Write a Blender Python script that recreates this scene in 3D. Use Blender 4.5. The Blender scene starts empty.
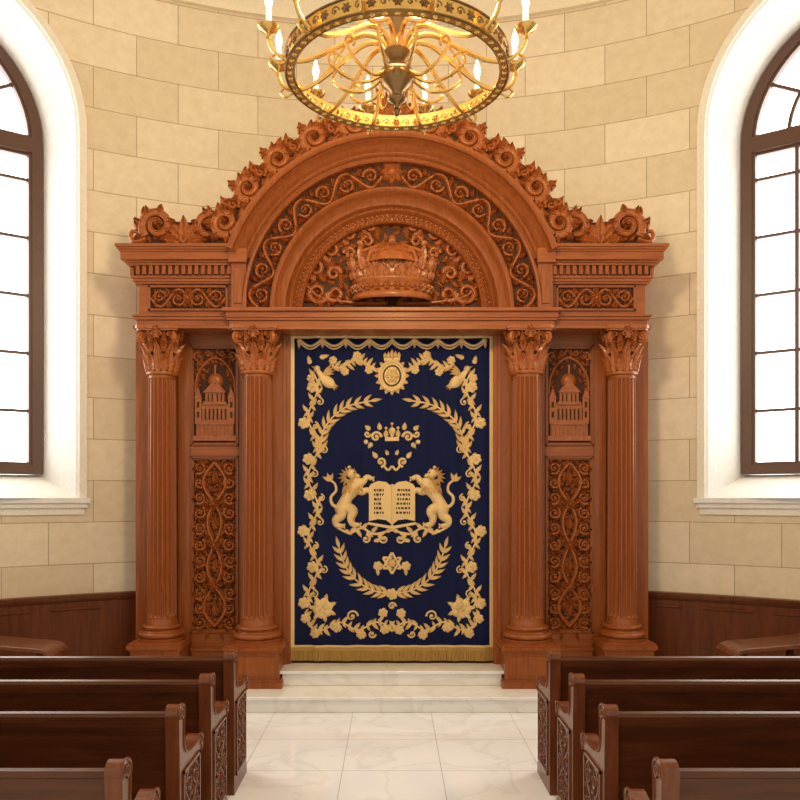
import bpy, bmesh, math, random
from math import pi, sin, cos, sqrt, atan2, radians
random.seed(4)
CX,HY,F,H=392.,495.,780.,2.0
def PX(px,d): return (px-CX)*d/F
def PZ(py,d): return H+(HY-py)*d/F
def srgb(r,g,b,a=1):
    f=lambda c:(c/255/12.92 if c/255<=.04045 else ((c/255+.055)/1.055)**2.4)
    return (f(r),f(g),f(b),a)
# ------------------------------------------------ materials
def newmat(name):
    m=bpy.data.materials.new(name); m.use_nodes=True
    nt=m.node_tree; b=nt.nodes['Principled BSDF']
    return m,nt,b
def plain(name,col,rough=.5,metal=0.,bump=0.,bs=60):
    m,nt,b=newmat(name)
    b.inputs['Base Color'].default_value=col; b.inputs['Roughness'].default_value=rough; b.inputs['Metallic'].default_value=metal
    tc=nt.nodes.new('ShaderNodeTexCoord'); n=nt.nodes.new('ShaderNodeTexNoise'); n.inputs['Scale'].default_value=bs
    nt.links.new(tc.outputs['Object'],n.inputs['Vector'])
    mx=nt.nodes.new('ShaderNodeMix'); mx.data_type='RGBA'; mx.inputs[6].default_value=tuple(c*.86 for c in col[:3])+(1,); mx.inputs[7].default_value=tuple(min(1,c*1.1) for c in col[:3])+(1,)
    nt.links.new(n.outputs['Fac'],mx.inputs[0]); nt.links.new(mx.outputs[2],b.inputs['Base Color'])
    if bump:
        bp=nt.nodes.new('ShaderNodeBump'); bp.inputs['Strength'].default_value=bump; bp.inputs['Distance'].default_value=.01
        nt.links.new(n.outputs['Fac'],bp.inputs['Height']); nt.links.new(bp.outputs['Normal'],b.inputs['Normal'])
    return m
def wood(name,c1,c2,rough=.34,sc=(14,14,1.2),coat=.14,dist=.5,bump=.06):
    m,nt,b=newmat(name); L=nt.links
    tc=nt.nodes.new('ShaderNodeTexCoord'); mp=nt.nodes.new('ShaderNodeMapping'); mp.inputs['Scale'].default_value=sc
    L.new(tc.outputs['Object'],mp.inputs['Vector'])
    n=nt.nodes.new('ShaderNodeTexNoise'); n.inputs['Scale'].default_value=2.2; n.inputs['Detail'].default_value=8; n.inputs['Distortion'].default_value=dist
    L.new(mp.outputs[0],n.inputs['Vector'])
    r=nt.nodes.new('ShaderNodeValToRGB'); r.color_ramp.elements[0].position=.3; r.color_ramp.elements[0].color=c1; r.color_ramp.elements[1].position=.7; r.color_ramp.elements[1].color=c2
    L.new(n.outputs['Fac'],r.inputs[0])
    L.new(r.outputs[0],b.inputs['Base Color'])
    b.inputs['Roughness'].default_value=rough; b.inputs['Coat Weight'].default_value=coat; b.inputs['Coat Roughness'].default_value=.2
    b.inputs['Specular IOR Level'].default_value=.4; b.inputs['Specular Tint'].default_value=(1,.85,.62,1)
    bp=nt.nodes.new('ShaderNodeBump'); bp.inputs['Strength'].default_value=bump; bp.inputs['Distance'].default_value=.003
    L.new(n.outputs['Fac'],bp.inputs['Height']); L.new(bp.outputs['Normal'],b.inputs['Normal'])
    return m
def emis(name,col,st):
    m,nt,b=newmat(name); b.inputs['Base Color'].default_value=(.8,.8,.8,1)
    b.inputs['Emission Color'].default_value=col; b.inputs['Emission Strength'].default_value=st
    return m
def stone():
    m,nt,b=newmat('limestone_blocks'); L=nt.links
    uv=nt.nodes.new('ShaderNodeUVMap'); uv.uv_map='UVMap'
    br=nt.nodes.new('ShaderNodeTexBrick'); br.offset=.5
    br.inputs['Scale'].default_value=1; br.inputs['Brick Width'].default_value=.86; br.inputs['Row Height'].default_value=.43
    br.inputs['Mortar Size'].default_value=.005; br.inputs['Mortar Smooth'].default_value=.3; br.inputs['Bias'].default_value=0
    br.inputs['Color1'].default_value=srgb(215,197,166); br.inputs['Color2'].default_value=srgb(233,218,192); br.inputs['Mortar'].default_value=srgb(174,154,122)
    L.new(uv.outputs[0],br.inputs['Vector'])
    n=nt.nodes.new('ShaderNodeTexNoise'); n.inputs['Scale'].default_value=9; n.inputs['Detail'].default_value=10; n.inputs['Roughness'].default_value=.7; L.new(uv.outputs[0],n.inputs['Vector'])
    r=nt.nodes.new('ShaderNodeValToRGB'); r.color_ramp.elements[0].position=.3; r.color_ramp.elements[0].color=(.89,.86,.80,1); r.color_ramp.elements[1].position=.7; r.color_ramp.elements[1].color=(1.03,1.03,1.03,1)
    L.new(n.outputs['Fac'],r.inputs[0])
    mx=nt.nodes.new('ShaderNodeMix'); mx.data_type='RGBA'; mx.blend_type='MULTIPLY'; mx.inputs[0].default_value=1
    L.new(br.outputs['Color'],mx.inputs[6]); L.new(r.outputs[0],mx.inputs[7])
    L.new(mx.outputs[2],b.inputs['Base Color']); b.inputs['Roughness'].default_value=.6
    mt=nt.nodes.new('ShaderNodeMath'); mt.operation='MULTIPLY_ADD'; mt.inputs[1].default_value=.12; 
    inv=nt.nodes.new('ShaderNodeMath'); inv.operation='SUBTRACT'; inv.inputs[0].default_value=1; L.new(br.outputs['Fac'],inv.inputs[1])
    L.new(n.outputs['Fac'],mt.inputs[0]); L.new(inv.outputs[0],mt.inputs[2])
    bp=nt.nodes.new('ShaderNodeBump'); bp.inputs['Strength'].default_value=.3; bp.inputs['Distance'].default_value=.008
    L.new(mt.outputs[0],bp.inputs['Height']); L.new(bp.outputs['Normal'],b.inputs['Normal'])
    return m
def marble(name,tile,base,vein,grout):
    m,nt,b=newmat(name); L=nt.links
    tc=nt.nodes.new('ShaderNodeTexCoord'); mp=nt.nodes.new('ShaderNodeMapping'); mp.inputs['Location'].default_value=(.36,.1,0); L.new(tc.outputs['Object'],mp.inputs['Vector'])
    n=nt.nodes.new('ShaderNodeTexNoise'); n.inputs['Scale'].default_value=1.5; n.inputs['Detail'].default_value=10; n.inputs['Distortion'].default_value=1.0; L.new(tc.outputs['Object'],n.inputs['Vector'])
    r=nt.nodes.new('ShaderNodeValToRGB'); e=r.color_ramp.elements
    e[0].position=.35; e[0].color=base; e[1].position=.7; e[1].color=base
    x=e.new(.5); x.color=vein; x=e.new(.46); x.color=base; x=e.new(.54); x.color=tuple(c*.98 for c in base[:3])+(1,)
    L.new(n.outputs['Fac'],r.inputs[0])
    if tile:
        br=nt.nodes.new('ShaderNodeTexBrick'); br.offset=0.0; br.inputs['Scale'].default_value=1; br.inputs['Brick Width'].default_value=.72; br.inputs['Row Height'].default_value=.72
        br.inputs['Mortar Size'].default_value=.003; br.inputs['Color1'].default_value=(1,1,1,1); br.inputs['Color2'].default_value=(.965,.965,.965,1); br.inputs['Mortar'].default_value=grout
        L.new(mp.outputs[0],br.inputs['Vector'])
        mx=nt.nodes.new('ShaderNodeMix'); mx.data_type='RGBA'; mx.blend_type='MULTIPLY'; mx.inputs[0].default_value=1
        L.new(r.outputs[0],mx.inputs[6]); L.new(br.outputs['Color'],mx.inputs[7]); L.new(mx.outputs[2],b.inputs['Base Color'])
    else: L.new(r.outputs[0],b.inputs['Base Color'])
    b.inputs['Roughness'].default_value=.1
    return m
M_ark=wood('ark_cherry_wood',srgb(134,69,29),srgb(160,88,42))
M_arkH=wood('ark_cherry_wood_horizontal',srgb(138,71,30),srgb(165,91,43),sc=(1.2,14,14))
M_col=wood('column_cherry_wood',srgb(142,74,33),srgb(154,83,38),dist=0,bump=.02,coat=.2)
M_carve=wood('ark_carved_wood',srgb(146,78,35),srgb(174,99,50),rough=.34,sc=(9,9,9))
M_shade=wood('ark_recess_shade_wood',srgb(52,21,7),srgb(70,31,12),rough=.6,coat=0)  # shade of the recesses put into the colour, dark ground behind carving
M_pew=wood('pew_walnut',srgb(62,28,12),srgb(88,43,21),rough=.28,sc=(1.2,12,12))
M_pewe=wood('pew_end_walnut',srgb(88,43,22),srgb(118,64,36),rough=.3,sc=(12,12,1.5))
M_wains=wood('wainscot_wood',srgb(84,38,16),srgb(112,56,28),rough=.35)
M_frame=plain('window_frame_dark_wood',srgb(84,52,36),.45)
M_stone=stone()
M_trim=plain('limestone_trim',srgb(232,224,208),.7,0,.1,30)
M_plaster=plain('white_plaster_reveal',srgb(230,227,220),.75,0,.03,20)
M_ceil=plain('cream_ceiling_plaster',srgb(232,218,188),.8)
M_floor=marble('marble_floor_tiles',True,srgb(247,248,251),srgb(236,236,238),srgb(196,195,194))
M_step=marble('cream_marble_step',False,srgb(246,243,237),srgb(237,232,222),None)
M_navy=plain('navy_velvet',srgb(13,22,60),.8,0,.3,220)
_b=M_navy.node_tree.nodes['Principled BSDF']; _b.inputs['Sheen Weight'].default_value=.3; _b.inputs['Sheen Tint'].default_value=srgb(60,80,160); _b.inputs['Specular IOR Level'].default_value=.2
M_gold=plain('gold_thread',srgb(234,199,134),.38,.3,.5,260)
M_gold2=plain('gold_fringe',srgb(182,144,72),.55,.2,.4,200)
M_brass=plain('antique_gold_brass',srgb(234,190,110),.25,.85,.1,40)
M_bronze=plain('aged_bronze',srgb(140,110,68),.3,.8)
M_pane=emis('bright_window_glass',(1,.995,.985,1),7.)
M_candle=emis('candle_sleeve',(1,.84,.58,1),.7)
M_flame=emis('candle_bulb_flame',(1,.72,.28,1),3.2)
M_text=plain('dark_lettering',srgb(58,44,26),.7)
# ------------------------------------------------ mesh builder
class MB:
    def __init__(s): s.v=[];s.f=[];s.m=[];s.uv=None
    def add(s,vs,fs,mi=0):
        o=len(s.v); s.v+=[tuple(p) for p in vs]
        for f in fs: s.f.append(tuple(o+i for i in f)); s.m.append(mi)
    def obj(s,name,mats,parent=None,smooth=35,bevel=0,recalc=True):
        me=bpy.data.meshes.new(name); me.from_pydata(s.v,[],s.f)
        for m in mats: me.materials.append(m)
        me.polygons.foreach_set('material_index',s.m)
        if recalc:
            bm=bmesh.new(); bm.from_mesh(me); bmesh.ops.recalc_face_normals(bm,faces=bm.faces); bm.to_mesh(me); bm.free()
        me.update()
        ob=bpy.data.objects.new(name,me); bpy.context.scene.collection.objects.link(ob)
        if smooth:
            me.polygons.foreach_set('use_smooth',[True]*len(me.polygons)); me.set_sharp_from_angle(angle=radians(smooth))
        if bevel:
            b=ob.modifiers.new('bevel','BEVEL'); b.width=bevel; b.segments=2; b.limit_method='ANGLE'; b.angle_limit=radians(50)
        if parent: ob.parent=parent
        return ob
def empty(name,loc=(0,0,0)):
    e=bpy.data.objects.new(name,None); e.location=loc; bpy.context.scene.collection.objects.link(e); return e
def pm(d,s=1):
    k=d/F
    return lambda u,v,h:(s*(u-CX)*k, d-h*k, H+(HY+v)*k)
CF=[(0,1,2,3),(7,6,5,4),(0,4,5,1),(1,5,6,2),(2,6,7,3),(3,7,4,0)]
def box(mb,x0,x1,y0,y1,z0,z1,mi=0):
    mb.add([(x0,y0,z0),(x1,y0,z0),(x1,y1,z0),(x0,y1,z0),(x0,y0,z1),(x1,y0,z1),(x1,y1,z1),(x0,y1,z1)],CF,mi)
def rectM(mb,M,u0,u1,v0,v1,h0,h1,mi=0):
    mb.add([M(u0,v0,h0),M(u1,v0,h0),M(u1,v1,h0),M(u0,v1,h0),M(u0,v0,h1),M(u1,v0,h1),M(u1,v1,h1),M(u0,v1,h1)],CF,mi)
def polyM(mb,M,pts,h0,h1,mi=0):
    n=len(pts)
    mb.add([M(x,y,h0) for x,y in pts]+[M(x,y,h1) for x,y in pts],[tuple(range(n,2*n))]+[(i,(i+1)%n,n+(i+1)%n,n+i) for i in range(n)],mi)
def tube(mb,M,pts,rad,mi=0,hs=1.,hb=0.,n=5):
    N=len(pts); vs=[]
    for i,(x,y) in enumerate(pts):
        a=pts[max(0,i-1)]; b=pts[min(N-1,i+1)]; tx,ty=b[0]-a[0],b[1]-a[1]; l=sqrt(tx*tx+ty*ty) or 1
        nx,ny=-ty/l,tx/l; r=rad if not hasattr(rad,'__len__') else rad[min(i,len(rad)-1)]
        for j in range(n+1):
            t=pi*j/n; vs.append(M(x+nx*r*cos(t),y+ny*r*cos(t),hb+hs*r*sin(t)))
    fs=[(i*(n+1)+j,i*(n+1)+j+1,(i+1)*(n+1)+j+1,(i+1)*(n+1)+j) for i in range(N-1) for j in range(n)]
    fs+=[tuple(range(n+1)),tuple(range((N-1)*(n+1),N*(n+1)))]
    mb.add(vs,fs,mi)
def spl(pts,k=6):
    out=[];P=[pts[0]]+list(pts)+[pts[-1]]
    for i in range(1,len(P)-2):
        for j in range(k):
            t=j/k; out.append(tuple(.5*(2*P[i][c]+(P[i+1][c]-P[i-1][c])*t+(2*P[i-1][c]-5*P[i][c]+4*P[i+1][c]-P[i+2][c])*t*t+(3*P[i][c]-P[i-1][c]-3*P[i+1][c]+P[i+2][c])*t**3) for c in range(len(P[0]))))
    out.append(tuple(pts[-1])); return out
def lerpr(a,b,n): return [a+(b-a)*i/(n-1) for i in range(n)]
def leaf(mb,M,x,y,ang,L,W,hh,mi=0,bend=0.,lobes=0,curl=0.,hb=0.,rows=7):
    vs=[];px,py=x,y
    for i in range(rows+1):
        t=i/rows; a=ang+bend*t
        if i: px+=cos(a)*L/rows; py+=sin(a)*L/rows
        w=W*.5*(sin(pi*(.08+.92*t)**.75)) if i<rows else 0.0
        if lobes: w*=(.72+.4*abs(sin(lobes*pi*t+.3)))
        nx,ny=-sin(a),cos(a); e=hh*(.4+.6*sin(pi*(.1+.8*t)))
        c=curl*t**4
        for q,hq in ((-1,0),(-.5,1),(0,.45),(.5,1),(1,0)):
            vs.append(M(px+nx*w*q,py+ny*w*q,hb+e*hq+c))
    fs=[(i*5+j,i*5+j+1,(i+1)*5+j+1,(i+1)*5+j) for i in range(rows) for j in range(4)]
    mb.add(vs,fs,mi)
def dome(mb,M,x,y,R,hh,mi=0,seg=10,rings=3,sy=1.,hb=0.):
    vs=[];fs=[]
    for i in range(rings):
        t=i/rings*pi/2
        for j in range(seg):
            a=2*pi*j/seg; vs.append(M(x+R*cos(t)*cos(a),y+sy*R*cos(t)*sin(a),hb+hh*sin(t)))
    vs.append(M(x,y,hb+hh)); c=len(vs)-1
    for i in range(rings-1):
        for j in range(seg): fs.append((i*seg+j,i*seg+(j+1)%seg,(i+1)*seg+(j+1)%seg,(i+1)*seg+j))
    for j in range(seg): fs.append(((rings-1)*seg+j,(rings-1)*seg+(j+1)%seg,c))
    mb.add(vs,fs,mi)
def rosette(mb,M,x,y,R,hh,mi=0,n=6,rot=0,hb=0.):
    for i in range(n): leaf(mb,M,x,y,rot+2*pi*i/n,R,R*.85,hh,mi,rows=4,hb=hb)
    dome(mb,M,x,y,R*.3,hh*1.6,mi,8,2,hb=hb)
def rose(mb,M,x,y,R,hh,mi=0):
    for i in range(6):
        a=2*pi*i/6+.3; dome(mb,M,x+R*.6*cos(a),y+R*.6*sin(a),R*.42,hh*.7,mi,8,2)
    for i in range(4):
        a=2*pi*i/4; dome(mb,M,x+R*.26*cos(a),y+R*.26*sin(a),R*.28,hh*1.1,mi,7,2)
    tube(mb,M,[(x+R*.3*(1-.1*j)*cos(j*.7),y+R*.3*(1-.1*j)*sin(j*.7)) for j in range(9)],R*.07,mi,1,hh*.8)
def filler(mb,M,u0,u1,v0,v1,sp,size,hh,mi=0,test=None):
    nu=max(1,int((u1-u0)/sp)); nv=max(1,int((v1-v0)/sp))
    for i in range(nu):
        for j in range(nv):
            u=u0+(u1-u0)*(i+.5)/nu+random.uniform(-.2,.2)*sp; v=v0+(v1-v0)*(j+.5)/nv+random.uniform(-.2,.2)*sp
            if test and not test(u,v): continue
            a=random.uniform(0,2*pi)
            leaf(mb,M,u-cos(a)*size*.45,v-sin(a)*size*.45,a,size,size*.5,hh,mi,bend=random.choice((-1.2,1.2)),lobes=2,rows=5)
def spiral(mb,M,cx,cy,R,a0,dr,turns,th,mi=0,hs=1.,leaves=0,LL=None,hb=0.,core=True):
    N=int(14*turns)+2; pts=[];rad=[]
    for i in range(N):
        t=i/(N-1); r=R*(1-.84*t**.9); a=a0+dr*2*pi*turns*t
        pts.append((cx+r*cos(a),cy+r*sin(a))); rad.append(th*(1-.45*t))
    tube(mb,M,pts,rad,mi,hs,hb)
    if core: dome(mb,M,cx,cy,R*.26,th*1.7*hs,mi,8,2,hb=hb)
    for q in range(leaves):
        t=(q+.3)/leaves*.62; i=int(t*(N-1)); x,y=pts[i]; a=a0+dr*2*pi*turns*t
        leaf(mb,M,x,y,a+dr*.75,(LL or R*.6),(LL or R*.6)*.55,th*1.4*hs,mi,bend=dr*.9,lobes=2,hb=hb)
    return pts
def volute(mb,M,cx,cy,R,a0,dr,turns,th,mi=0,hb=0.,nl=5,LL=8):
    """broad acanthus scroll: ribbon with raised rims, leafy outer edge, bud at the eye"""
    N=int(16*turns)+2; pts=[];rad=[]
    for i in range(N):
        t=i/(N-1); r=R*(1-.80*t**.85); a=a0+dr*2*pi*turns*t
        pts.append((cx+r*cos(a),cy+r*sin(a))); rad.append(th*(1-.5*t))
    tube(mb,M,pts,rad,mi,1.1,hb,6)
    for off in(-.62,.62):
        P=[]
        for i in range(N):
            a=pts[max(0,i-1)]; b=pts[min(N-1,i+1)]; tx,ty=b[0]-a[0],b[1]-a[1]; l=sqrt(tx*tx+ty*ty) or 1
            P.append((pts[i][0]-ty/l*rad[i]*off,pts[i][1]+tx/l*rad[i]*off))
        tube(mb,M,P,[r*.28 for r in rad],mi,1.3,hb+th*.7,4)
    rosette(mb,M,cx,cy,R*.3,th*1.5,mi,5,hb=hb)
    for q in range(nl):
        t=(q+.2)/nl*.5; i=int(t*(N-1)); x,y=pts[i]; a=a0+dr*2*pi*turns*t
        leaf(mb,M,x,y,a+dr*.9,LL*(1-.08*q),LL*.6,th*1.5,mi,bend=-dr*.9,lobes=3,hb=hb)
def rinceau(mb,M,L,A,n,th,mi=0,hs=1.,first=1,v0=0,fill=True):
    c=L/n
    if fill: filler(mb,M,0,L,v0-A*.85,v0+A*.85,A*.46,A*.55,th*.8*hs,mi)
    pts=[(L*i/(n*10),v0+first*A*.82*sin(pi*i/10)) for i in range(n*10+1)]
    tube(mb,M,pts,th,mi,hs)
    for i in range(n):
        sg=first*(1 if i%2==0 else -1); uc=(i+.5)*c
        R=min(c*.42,A*.66)
        spiral(mb,M,uc+c*.04,v0-sg*A*.12,R,pi,sg,1.35,th*1.0,mi,hs,leaves=4,LL=R*.7,hb=th*.4)
        rosette(mb,M,uc+c*.04,v0-sg*A*.12,R*.45,th*1.6*hs,mi,5)
        leaf(mb,M,i*c+c*.08,v0+sg*A*.25,pi/2*sg+.5*sg,A*.85,A*.5,th*1.7*hs,mi,bend=-1.1*sg,lobes=3)
        leaf(mb,M,i*c+c*.12,v0-sg*A*.35,-pi/2*sg-.2*sg,A*.65,A*.5,th*1.7*hs,mi,bend=.9*sg,lobes=2)
        leaf(mb,M,uc+c*.1,v0+sg*A*.8,-.35*sg,A*.6,A*.4,th*1.6*hs,mi,bend=-.9*sg,lobes=2)
def lathe(mb,cx,cy,prof,seg=32,mi=0,a0=0,a1=2*pi,sy=1.,flute=None):
    full=abs(a1-a0-2*pi)<1e-6; ns=seg if full else seg+1; vs=[];fs=[]
    for k,(r,z) in enumerate(prof):
        for j in range(ns):
            a=a0+(a1-a0)*j/seg; rr=r*(flute(a,k,j) if flute else 1)
            vs.append((cx+rr*cos(a),cy+sy*rr*sin(a),z))
    for k in range(len(prof)-1):
        for j in range(seg):
            j2=(j+1)%ns if full else j+1
            fs.append((k*ns+j,k*ns+j2,(k+1)*ns+j2,(k+1)*ns+j))
    mb.add(vs,fs,mi)
def tube3(mb,pts,rad,mi=0,seg=8,closed=False):
    from mathutils import Vector
    P=[Vector(p) for p in pts]; N=len(P); vs=[]; up=None
    for i in range(N):
        t=(P[(i+1)%N]-P[i-1]) if closed else (P[min(N-1,i+1)]-P[max(0,i-1)])
        t.normalize()
        if up is None:
            up=Vector((0,0,1)) if abs(t.z)<.9 else Vector((1,0,0))
        u=(up-t*up.dot(t)); u.normalize(); up=u; w=t.cross(u)
        r=rad if not hasattr(rad,'__len__') else rad[i]
        for j in range(seg):
            a=2*pi*j/seg; vs.append(P[i]+u*r*cos(a)+w*r*sin(a))
    fs=[]
    for i in range(N if closed else N-1):
        for j in range(seg): fs.append((i*seg+j,i*seg+(j+1)%seg,((i+1)%N)*seg+(j+1)%seg,((i+1)%N)*seg+j))
    if not closed: fs+=[tuple(range(seg)),tuple(range((N-1)*seg,N*seg))]
    mb.add(vs,fs,mi)
# ------------------------------------------------ room
R=6.5; YC=2.38; ZT=7.9
TH0=radians(42.6); HW=1.46; HI=1.29; ZS=5.75; SO=1.97; SI=2.23; TD=.6
def Tm(sg,s,z,t):
    th=TH0+s/(R+t); return (sg*(R+t)*sin(th),YC+(R+t)*cos(th),z)
def wallbuild():
    mb=MB(); uvs=[]
    ths=set(); 
    a=-105.
    while a<=105.01: ths.add(round(radians(a),5)); a+=1.5
    for sg in(-1,1):
        for i in range(81):
            s=-HW+2*HW*(.5-.5*cos(pi*i/80)); ths.add(sg*(TH0+s/R))
    ths=sorted(ths)
    def q(t0,t1,a0,a1,b0,b1):
        vs=[(R*sin(t0),YC+R*cos(t0),a0),(R*sin(t1),YC+R*cos(t1),b0),(R*sin(t1),YC+R*cos(t1),b1),(R*sin(t0),YC+R*cos(t0),a1)]
        mb.add(vs,[(0,1,2,3)],0); uvs.extend([(t0*R+20,a0),(t1*R+20,b0),(t1*R+20,b1),(t0*R+20,a1)])
    def zt(th):
        s=(abs(th)-TH0)*R; return ZS+sqrt(max(0,HW*HW-s*s))
    for t0,t1 in zip(ths[:-1],ths[1:]):
        if t1-t0<1e-6: continue
        s=(abs((t0+t1)/2)-TH0)*R
        if abs(s)<HW:
            q(t0,t1,0,SO,0,SO); q(t0,t1,zt(t0),ZT,zt(t1),ZT)
        else: q(t0,t1,0,ZT,0,ZT)
    me=bpy.data.meshes.new('wall_back'); me.from_pydata(mb.v,[],mb.f)
    uvl=me.uv_layers.new(name='UVMap')
    for li,l in enumerate(me.loops): uvl.data[li].uv=uvs[l.vertex_index]
    me.materials.append(M_stone)
    ob=bpy.data.objects.new('wall_back',me); bpy.context.scene.collection.objects.link(ob)
wallbuild()
def cylsweep(mb,prof,th0,th1,n,mi=0):
    k=len(prof); vs=[]
    for i in range(n+1):
        th=th0+(th1-th0)*i/n
        for t,z in prof: vs.append(((R+t)*sin(th),YC+(R+t)*cos(th),z))
    mb.add(vs,[(i*k+j,i*k+j+1,(i+1)*k+j+1,(i+1)*k+j) for i in range(n) for j in range(k-1)],mi)
mb=MB(); cylsweep(mb,[(t,z-.06) for t,z in [(0,7.40),(-.05,7.40),(-.06,7.45),(-.1,7.5),(-.13,7.56),(-.2,7.62),(-.22,7.7),(-.3,7.76),(-.32,7.82),(-.32,7.96),(0,7.96)]],radians(-105),radians(105),140); mb.obj('trim_1',[M_ceil])
mb=MB(); n=96; mb.add([(R*1.02*sin(2*pi*i/n),YC+R*1.02*cos(2*pi*i/n),7.9) for i in range(n)]+[(R*1.02*sin(2*pi*i/n),YC+R*1.02*cos(2*pi*i/n),8.0) for i in range(n)],[tuple(range(n)),tuple(range(n,2*n))]+[(i,(i+1)%n,n+(i+1)%n,n+i) for i in range(n)]); mb.obj('ceiling',[M_ceil],smooth=0)
mb=MB(); box(mb,-8,8,-6,9.3,-.1,0); mb.obj('floor',[M_floor],smooth=0)
mb=MB()
for a,b in((-105,-22.6),(22.6,105)):
    cylsweep(mb,[(0,.0),(-.05,0),(-.05,.14),(-.03,.16),(-.03,.9),(-.05,.92),(-.07,.95),(-.07,.98),(0,.985)],radians(a),radians(b),60)
    th=a
    while th<b-5:
        for z0,z1,w in((.2,.24,6),(.82,.86,6)):
            cylsweep(mb,[(-.03,z0),(-.045,z0+.01),(-.045,z1-.01),(-.03,z1)],radians(th+.8),radians(th+w-.8),6)
        th+=6
mb.obj('trim_2',[M_wains])
# windows
def outline(hw,zb,nb=4,na=32):
    pts=[(hw,zb+(ZS-zb)*i/nb) for i in range(nb)]
    pts+=[(hw*cos(pi*i/na),ZS+hw*sin(pi*i/na)) for i in range(na+1)]
    pts+=[(-hw,ZS+(zb-ZS)*(i+1)/nb) for i in range(nb)]
    return pts
for wi,sg in enumerate((-1,1)):
    mb=MB()
    o=outline(HW,SO); m1=outline(HW-.02,SO+.01); i_=outline(HI+.0,SI); n=len(o)
    rings=[[Tm(sg,s,z,0) for s,z in o],[Tm(sg,s,z,.02) for s,z in m1],[Tm(sg,s,z,TD+.1) for s,z in i_]]
    for A,B in zip(rings[:-1],rings[1:]):
        mb.add(A+B,[(j,(j+1)%n,n+(j+1)%n,n+j) for j in range(n)],0)
    def band(h0,h1,zb0,zb1,t0,t1,mi,closed=True,nn=None):
        a=outline(h0,zb0); b=outline(h1,zb1); n=len(a)
        V=[Tm(sg,s,z,t1) for s,z in a]+[Tm(sg,s,z,t0) for s,z in a]+[Tm(sg,s,z,t0) for s,z in b]+[Tm(sg,s,z,t1) for s,z in b]
        rng=range(n) if closed else range(n-1)
        fs=[]
        for k in range(4):
            for j in rng: fs.append((k*n+j,k*n+(j+1)%n,((k+1)%4)*n+(j+1)%n,((k+1)%4)*n+j))
        mb.add(V,fs,mi)
    band(HW+.0,HW+.075,SO,SO,-.02,.02,1,False)
    K=16
    def strip(s0,s1,z0,z1,t0,t1,mi):
        V=[]
        for i in range(K+1):
            s=s0+(s1-s0)*i/K
            V+=[Tm(sg,s,z0,t0),Tm(sg,s,z0,t1),Tm(sg,s,z1,t1),Tm(sg,s,z1,t0)]
        fs=[(i*4+j,i*4+(j+1)%4,(i+1)*4+(j+1)%4,(i+1)*4+j) for i in range(K) for j in range(4)]+[(0,1,2,3),(K*4,K*4+1,K*4+2,K*4+3)]
        mb.add(V,fs,mi)
    strip(-HW-.09,HW+.09,SO-.05,SO,-.07,.02,0)
    strip(-HW-.07,HW+.07,SO-.1,SO-.05,-.045,.02,1)
    strip(-HW-.05,HW+.05,SO-.17,SO-.1,-.02,.02,1)
    band(HI-.09,HI+.01,SI+.09,SI-.01,TD-.04,TD+.06,2)
    band(HI-.12,HI-.08,SI+.12,SI+.08,TD-.02,TD+.05,2)
    strip(-HI,HI,ZS-.1,ZS+.06,TD-.04,TD+.05,2)
    strip(-HI,HI,ZS-.13,ZS+.09,TD-.0,TD+.05,2)
    def vbar(s,z0,z1,w,t0=TD,t1=TD+.05):
        V=[Tm(sg,a,z,t) for z in(z0,z1) for a,t in((s-w,t0),(s+w,t0),(s+w,t1),(s-w,t1))]
        mb.add(V,CF,2)
    for k in range(-2,3): vbar(k*.39,SI,ZS,.019 if k else .045)
    for k in range(1,6): 
        z=SI+.05+(ZS-.1-SI)*k/5.55
        strip(-HI,HI,z-.016,z+.016,TD,TD+.04,2)
    for rr in(.48,.86):
        V=[];nn=24
        for i in range(nn+1):
            a=pi*i/nn
            for r_,t in((rr-.018,TD),(rr+.018,TD),(rr+.018,TD+.04),(rr-.018,TD+.04)): V.append(Tm(sg,r_*cos(a),ZS+r_*sin(a),t))
        mb.add(V,[(i*4+j,i*4+(j+1)%4,(i+1)*4+(j+1)%4,(i+1)*4+j) for i in range(nn) for j in range(4)],2)
    for i in range(1,6):
        a=pi*i/6; V=[]
        for r_ in(.48 if i!=3 else 0,HI-.05):
            for q,t in((-.018,TD),(.018,TD),(.018,TD+.04),(-.018,TD+.04)): V.append(Tm(sg,r_*cos(a)-q*sin(a),ZS+r_*sin(a)+q*cos(a),t))
        mb.add(V,CF,2)
    V=[];NN=40
    for i in range(NN+1):
        s=-HI+2*HI*i/NN; V+=[Tm(sg,s,SI,TD+.055),Tm(sg,s,ZS+sqrt(max(0,HI*HI-s*s)),TD+.055)]
    mb.add(V,[(2*i,2*i+2,2*i+3,2*i+1) for i in range(NN)],3)
    mb.obj('window_%d'%(wi+1),[M_plaster,M_trim,M_frame,M_pane],smooth=30)
# ------------------------------------------------ platform and steps (the ark's dais)
ark=empty('torah_ark')
mb=MB()
box(mb,-2.95,2.95,7.17,8.12,0,.12); box(mb,-2.97,2.97,7.14,8.12,.118,.15)
box(mb,-1.065,1.065,7.56,7.9,.15,.27); box(mb,-1.085,1.085,7.53,7.9,.268,.3)
mb.obj('marble_steps',[M_step],ark,bevel=.006)
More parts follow.
